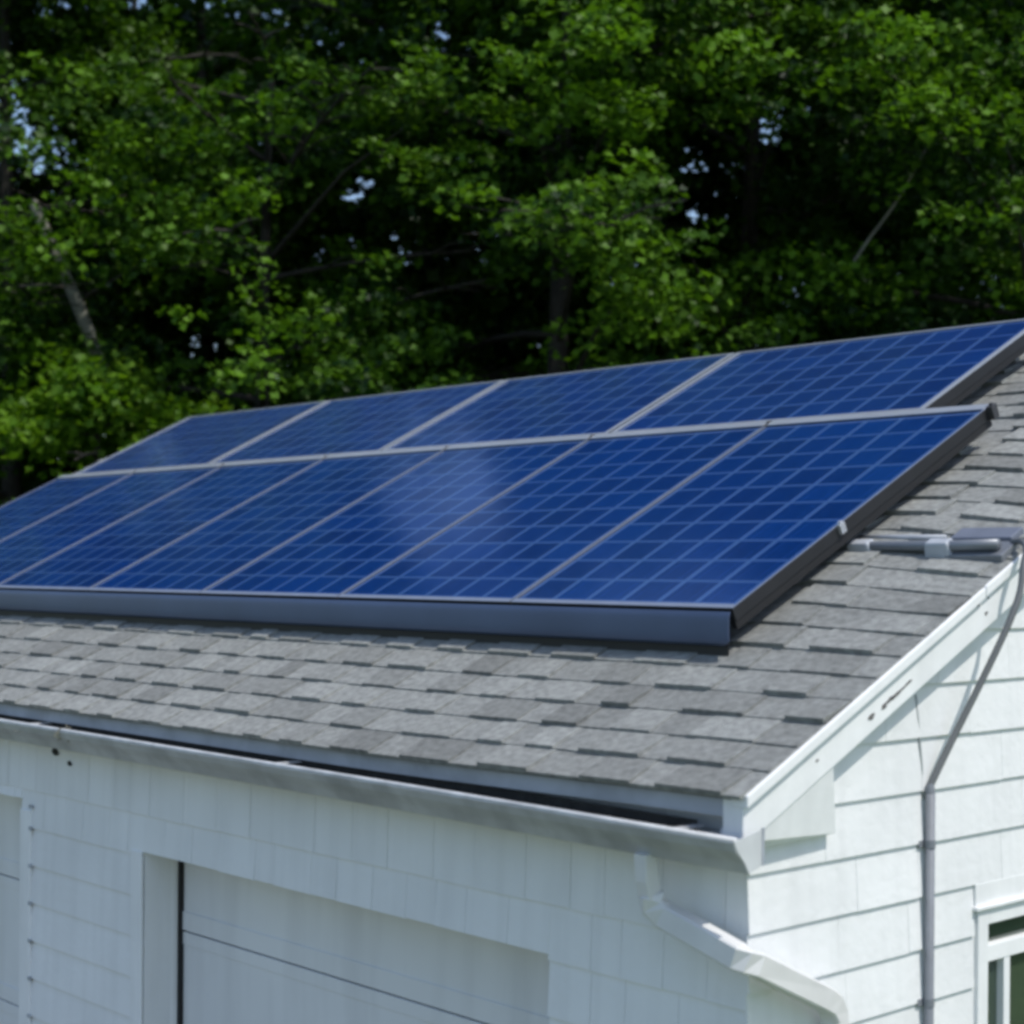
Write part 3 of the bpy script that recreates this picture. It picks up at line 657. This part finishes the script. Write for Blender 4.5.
# openings between the boughs (axis start, axis end, radius)
def tunnel(p, d, a, b, r): p = Vector(p); d = Vector(d).normalized(); return (p + d * a, p + d * b, r)
GAPS = [tunnel((-3.3, 1.6, 3.75), (-.76, .42, .485), 7, 30, 1.1), tunnel((-5.9, 1.7, 3.75), (-.86, .355, .365), 4, 40, .55), tunnel((-5.9, 1.5, 3.7), (-.86, .345, .385), 4, 40, .55), gap(151, 420, 12, 45, .12),
        gap(352, 192, 12, 45, .15), gap(355, 178, 12, 45, .10), gap(205, 342, 12, 45, .07), gap(445, 40, 12, 45, .15), gap(66, 4, 12, 45, .06), gap(122, 4, 12, 45, .06), gap(758, 108, 12, 45, .16), gap(770, 125, 12, 45, .13), gap(708, 205, 12, 45, .10), gap(690, 150, 12, 45, .08), gap(975, 288, 12, 45, .05), gap(440, 255, 12, 18.6, .42), gap(300, 235, 12, 18.4, .4), gap(500, 335, 12, 18.2, .35), gap(700, 215, 12, 18.4, .36), gap(330, 60, 12, 18.4, .35), gap(185, 300, 12, 18.4, .35), gap(60, 455, 12, 18.6, .45), 
        gap(66, 285, 12, 17.0, .30), gap(885, 205, 12, 15.4, .12), gap(120, 415, 12, 17.5, .40)]
def carve(cl, root):
    w = Vector(world_of(root)); rz = root.rotation_euler.z; sc_ = root.scale.x; out = []
    for c in cl:
        p = w + Matrix.Rotation(rz, 3, 'Z') @ Vector(c[0]) * sc_; ok = True
        for a, b, r in GAPS:
            ab = b - a; t = max(0, min(1, (p - a).dot(ab) / ab.length_squared))
            if (p - a - ab * t).length < r + c[1] * .45 * sc_: ok = False; break
        if ok: out.append(c)
    return out
def make_tree(name, label, loc, H, rad, base_h, seed, leaf='leaf', bark='bark', lean=(0, 0), nlimb=15, dens=1.0, size=.10, group='trees behind the garage', trunk_r=.11, fill=330, rot=0.0, scale=1.0, boughs=(), whole=False):
    rs = np.random.RandomState(seed); root = thing(name, label, 'tree', loc, group)
    root.rotation_euler = (0, 0, rot); root.scale = (scale,) * 3
    tr = MB(); br = MB(); P = []; Rr = []
    for i in range(9):
        k = i / 8; P.append(Vector((lean[0] * k * H + .12 * math.sin(3 * k + seed), lean[1] * k * H + .12 * math.cos(2.3 * k + seed), k * H * .93 - .1))); Rr.append(trunk_r * (1.25 - 1.1 * k) + .015)
    tr.limb(smoothpath(P, 3), list(np.interp(np.linspace(0, 1, 25), np.linspace(0, 1, 9), Rr)), 10)
    def trunk_at(h):
        k = max(0, min(.999, h / (H * .93))) * 8; i = int(k); return P[i].lerp(P[i + 1], k - i)
    cl = []
    for b in range(nlimb):
        k = (b + .5) / nlimb; h = base_h + (H * .95 - base_h) * k ** .9
        az = b * 2.4 + rs.uniform(-.5, .5); ex = rad * (1.0 - .72 * max(0, (k - .35) / .65) ** 1.6) * rs.uniform(.72, 1.12)
        if k < .12: ex *= .85
        s0 = trunk_at(h); rise = ex * rs.uniform(.15, .5) * (.5 + k); dirv = Vector((math.cos(az), math.sin(az), 0)); side = Vector((-dirv.y, dirv.x, 0))
        bend = rs.uniform(-.35, .35); pts = []
        for j in range(6):
            q = j / 5; pts.append(s0 + dirv * ex * q + side * bend * ex * q * q + Vector((0, 0, rise * q - .28 * ex * q * q * (1 - k))))
        r0 = trunk_r * .42 * (1 - .6 * k); br.limb(pts, [r0 * (1 - .85 * j / 5) + .006 for j in range(6)], 6)
        nt_ = max(4, int(ex * 3.4))
        for t_ in range(nt_):
            q = .28 + .72 * (t_ + rs.rand()) / nt_; j = min(int(q * 5), 4); p = pts[j].lerp(pts[j + 1], q * 5 - j)
            sgn = 1 if t_ % 2 else -1; tl = ex * rs.uniform(.18, .42) * (1.15 - .6 * q)
            e = p + (dirv * .55 + side * sgn * rs.uniform(.4, 1.0)).normalized() * tl + Vector((0, 0, rs.uniform(-.15, .35) * tl))
            br.limb([p, p.lerp(e, .5) + Vector((0, 0, .06 * tl)), e], [.016, .011, .005], 5)
            for cc, sc_ in ((e, 1.0), (p.lerp(e, .5), .75)):
                rx = rs.uniform(.34, .62) * sc_; od = dirv
                cl.append((tuple(cc), rx, rx * rs.uniform(.28, .5), int(dens * 62 * sc_ * (rx / .48) ** 2 * (.125 / size) ** 1.5), tuple(od)))
        cl.append((tuple(pts[-1]), .5, .22, int(dens * 55 * (.125 / size) ** 1.5), tuple(dirv)))
    for _ in range(int(fill)):                              # leafy twigs filling the crown between the limbs
        k = rs.rand() ** .85; h = base_h * .8 + (H - base_h * .8) * k; q = rs.uniform(.08, 1.0) ** .7
        ex = rad * (1.0 - .75 * max(0, (k - .35) / .65) ** 1.6) * q * (.75 + .25 * min(1, k / .12)); a = rs.uniform(0, 6.283); c = trunk_at(h)
        rx = rs.uniform(.30, .58); cl.append(((c.x + math.cos(a) * ex, c.y + math.sin(a) * ex, h + rs.uniform(-.2, .2)), rx, rx * rs.uniform(.3, .6), int(dens * 60 * (rx / .48) ** 2 * (.125 / size) ** 1.5), (math.cos(a), math.sin(a), 0)))
    for _ in range(6):
        c = trunk_at(H * .92); cl.append(((c.x + rs.uniform(-.5, .5), c.y + rs.uniform(-.5, .5), c.z + rs.uniform(-.3, .6)), .5, .3, int(55 * dens), (0, 0, 1)))
    cl = [c for c in cl if c[0][2] > base_h * 1.03] if whole else carve(cl, root)
    for px, py, d, rad_, n_ in boughs:                      # leafy boughs in the sun, leaf tint raised so they look more sunlit
        c0 = inwood(px, py, d) - Vector(loc); s0 = trunk_at(max(1.5, c0.z - .8)); br.limb([s0, s0.lerp(c0, .6) + Vector((0, 0, .15)), c0], [.04, .02, .006], 5)
        for _ in range(n_):
            q = Vector(rs.normal(size=3)) * rad_ * .55; q.z *= .6; rx = rs.uniform(.26, .46)
            cl.append((tuple(c0 + q), rx, rx * .42, int(58 * (rx / .45) ** 2 * (.125 / size) ** 1.5), (.5, -.2, .4), .3))
    o = tr.build('trunk', M[bark], root, smooth=True)
    for v in o.data.vertices: pass
    fix_local(o, root)
    o2 = br.build('branches', M['bark'], root, smooth=True); fix_local(o2, root)
    leaf_mesh('crown', cl, M[leaf], rs, size, root)
    return root
def fix_local(o, root):
    """tree parts are modelled in the tree's own frame: undo the world offset taken off by build()"""
    w = world_of(root); o.data.transform(Matrix.Translation(w))

# front row, each tree of its own growth
T = [
 ('leafy maple behind the left end of the array, with a pale leaning limb', (18.5, -5.6), 12.8, 3.5, 2.6, 1, 'leaf', (-.03, .02), ((60, 235, 16.6, .7, 9), (20, 265, 16.5, .6, 7), (110, 150, 16.8, .7, 8), (150, 260, 16.4, .5, 5))),
 ('maple with dark inner shade behind the left half of the panel array', (17.8, -2.6), 9.2, 3.3, 2.4, 2, 'leaf', (.02, 0), ((240, 190, 15.6, .6, 5), (260, 330, 15.4, .6, 6), (380, 365, 15.2, .5, 5), (400, 130, 15.6, .6, 6), (330, 100, 16.4, .7, 8), (265, 120, 16.6, .5, 6))),
 ('bright-topped maple standing behind the middle of the roof ridge', (17.0, .5), 15.0, 3.3, 2.6, 3, 'leaf', (0, .02), ((560, 40, 14.6, .75, 16), (620, 95, 14.6, .6, 10), (520, 85, 14.8, .5, 6), (590, 205, 14.7, .6, 8), (625, 290, 14.6, .5, 7))),
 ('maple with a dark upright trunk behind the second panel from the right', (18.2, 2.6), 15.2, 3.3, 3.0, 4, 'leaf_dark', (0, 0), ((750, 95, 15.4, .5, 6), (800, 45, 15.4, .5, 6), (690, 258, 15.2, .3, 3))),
 ('broad maple with sunlit leaves behind the right end of the array', (17.2, 5.2), 15.2, 3.5, 2.8, 5, 'leaf', (.02, 0), ((985, 100, 14.4, .6, 10), (915, 110, 14.6, .5, 7), (1010, 195, 14.4, .5, 7), (870, 60, 14.8, .5, 5))),
]
for lb, (d, l), H, rad, bh, sd_, lf, ln, bo in T:
    t_ = make_tree('maple_tree', lb, spot(d, l), H, rad, bh, sd_, lf, 'bark', ln, nlimb=19, fill=560 * H / 13, boughs=bo)
    if sd_ == 1:                                            # the pale leaning limb caught by the sun
        m = MB(); pts = [inwood(x, y, 17.3) for x, y in ((30, 205), (48, 245), (66, 285), (80, 318), (100, 372))]; m.limb(smoothpath(pts, 3), list(np.linspace(.05, .08, 13)), 8); m.build('pale_limb', M['barkpale'], t_, smooth=True)
    if sd_ == 5:
        m = MB(); pts = [inwood(x, y, 15.6) for x, y in ((850, 262), (868, 235), (890, 205), (912, 168), (935, 120))]; m.limb(smoothpath(pts, 3), list(np.linspace(.016, .010, 13)), 6); m.build('thin_limb', M['barkpale'], t_, smooth=True)
make_tree('young_maple_tree', 'small yellow-green tree catching the sun low behind the left panels', spot(16.2, -4.0), 5.35, 1.05, 4.35, 9, 'leaf_bright', 'bark', nlimb=7, size=.105, trunk_r=.05, fill=26, whole=True)
# back rows
back = [((22.0, -9.2), 1.0, 'shaded tree in the back row beyond the far left end of the roof'), ((21.8, -6.6), 2.1, 'dense dark tree filling the gap beside the leaning pale limb'),
        ((21.5, -4.0), 4.0, 'shaded tree in the second row between the two left maples'), ((21.0, -1.2), 5.6, 'shaded tree in the second row behind the middle of the array'),
        ((22.4, 1.5), 5.1, 'shaded tree in the second row left of the upright trunk'), ((22.0, 4.0), 3.6, 'shaded tree in the second row right of the upright trunk'),
        ((21.5, 7.0), .4, 'tree at the right edge of the wood, above the bare shingles'),
        ((27, -9.5), 3.3, 'far tree glimpsed at the left edge behind the other crowns'), ((27, -6.3), 5.9, 'far tree glimpsed between the left crowns'),
        ((26.5, -3.2), 1.7, 'far tree glimpsed below the bright hole in the leaves'), ((27, .2), .9, 'far tree glimpsed left of the upright dark trunk'),
        ((26.5, 3.2), 4.4, 'far tree glimpsed behind the upright dark trunk'), ((27, 6.4), 2.6, 'far tree glimpsed at the upper right between sunlit boughs'), ((27, 9.5), 1.9, 'far tree at the outer right edge of the wood')]
back_boughs = {0: ((25, 140, 21.5, .9, 14), (95, 15, 21.5, .9, 12)), 1: ((60, 60, 21.4, .8, 10), (110, 160, 21.4, .7, 8)), 2: ((270, 30, 21.2, .9, 12), (200, 30, 21.2, .8, 9)), 3: ((440, 20, 21, .35, 4), (420, 55, 21, .4, 4), (470, 50, 21, .4, 4)), 5: ((735, 160, 21.5, .5, 6), (800, 280, 21.5, .6, 8)), 6: ((1000, 300, 21.2, .5, 6),)}
for i, ((d, l), rz, lb) in enumerate(back):
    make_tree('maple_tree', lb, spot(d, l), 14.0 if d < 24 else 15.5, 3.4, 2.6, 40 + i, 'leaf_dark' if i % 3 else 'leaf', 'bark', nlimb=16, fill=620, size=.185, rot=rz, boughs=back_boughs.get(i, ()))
# undergrowth shrubs filling the foot of the wood
def make_shrub(label, loc, H, rad, seed, leaf='leaf_dark'):
    rs = np.random.RandomState(seed); root = thing('shrub', label, 'shrub', loc, 'shrubs behind the garage'); st = MB(); cl = []
    for k in range(9):
        a = rs.uniform(0, 6.28); r_ = rad * rs.uniform(.3, .8); top = Vector((math.cos(a) * r_, math.sin(a) * r_, H * rs.uniform(.7, .98)))
        st.limb([(0, 0, -.05), top * .5 + Vector((0, 0, .2)), top], [.03, .02, .006], 5)
        for j in range(16):
            q = rs.uniform(.3, 1.0); c = top * q; c = c + Vector(rs.normal(size=3)) * .35 * rad * .5
            cl.append((tuple(c), rs.uniform(.3, .55), rs.uniform(.15, .3), 45, tuple((c - Vector((0, 0, H * .5))).normalized())))
    s_ = st.build('stems', M['bark'], root, smooth=True); fix_local(s_, root); leaf_mesh('foliage', cl, M[leaf], rs, .11, root); return root
sh = make_shrub('dark shrub at the far left below the yellow-green tree', spot(21.2, -6.6), 4.9, 1.9, 31)
for i, ((d, l), lb) in enumerate((((19.5, -3.4), 'dark shrub just above the left end of the upper panel row'), ((19, -1.2), 'dark shrub above the joint of the two left upper panels'), ((20, 1.2), 'dark shrub at the foot of the wood, middle of the ridge'),
                        ((21, 3.6), 'dark shrub behind the right upper panel, left of its middle'), ((19.5, 5.6), 'dark shrub at the ridge by the right edge of the picture'))):
    o = copy_tree(sh); o.location = spot(d, l); o.rotation_euler = (0, 0, i * 1.3 + .5); o.scale = (1.15, 1.15, .98 + .07 * i); o['label'] = lb
# trees out to the right of the garage, seen in the window glass
for i, (x, y, rz, lb) in enumerate(((11.5, 9.5, .3, 'green tree right of the garage, mirrored in the gable window'), (12.5, 14.5, 2.2, 'farther tree right of the garage, mirrored in the gable window'))):
    make_tree('maple_tree', lb, (x, y, 0), 10.5, 3.4, 2.2, 70 + i, 'leaf', 'bark', nlimb=14, fill=160, size=.17, rot=rz, group='trees right of the garage')
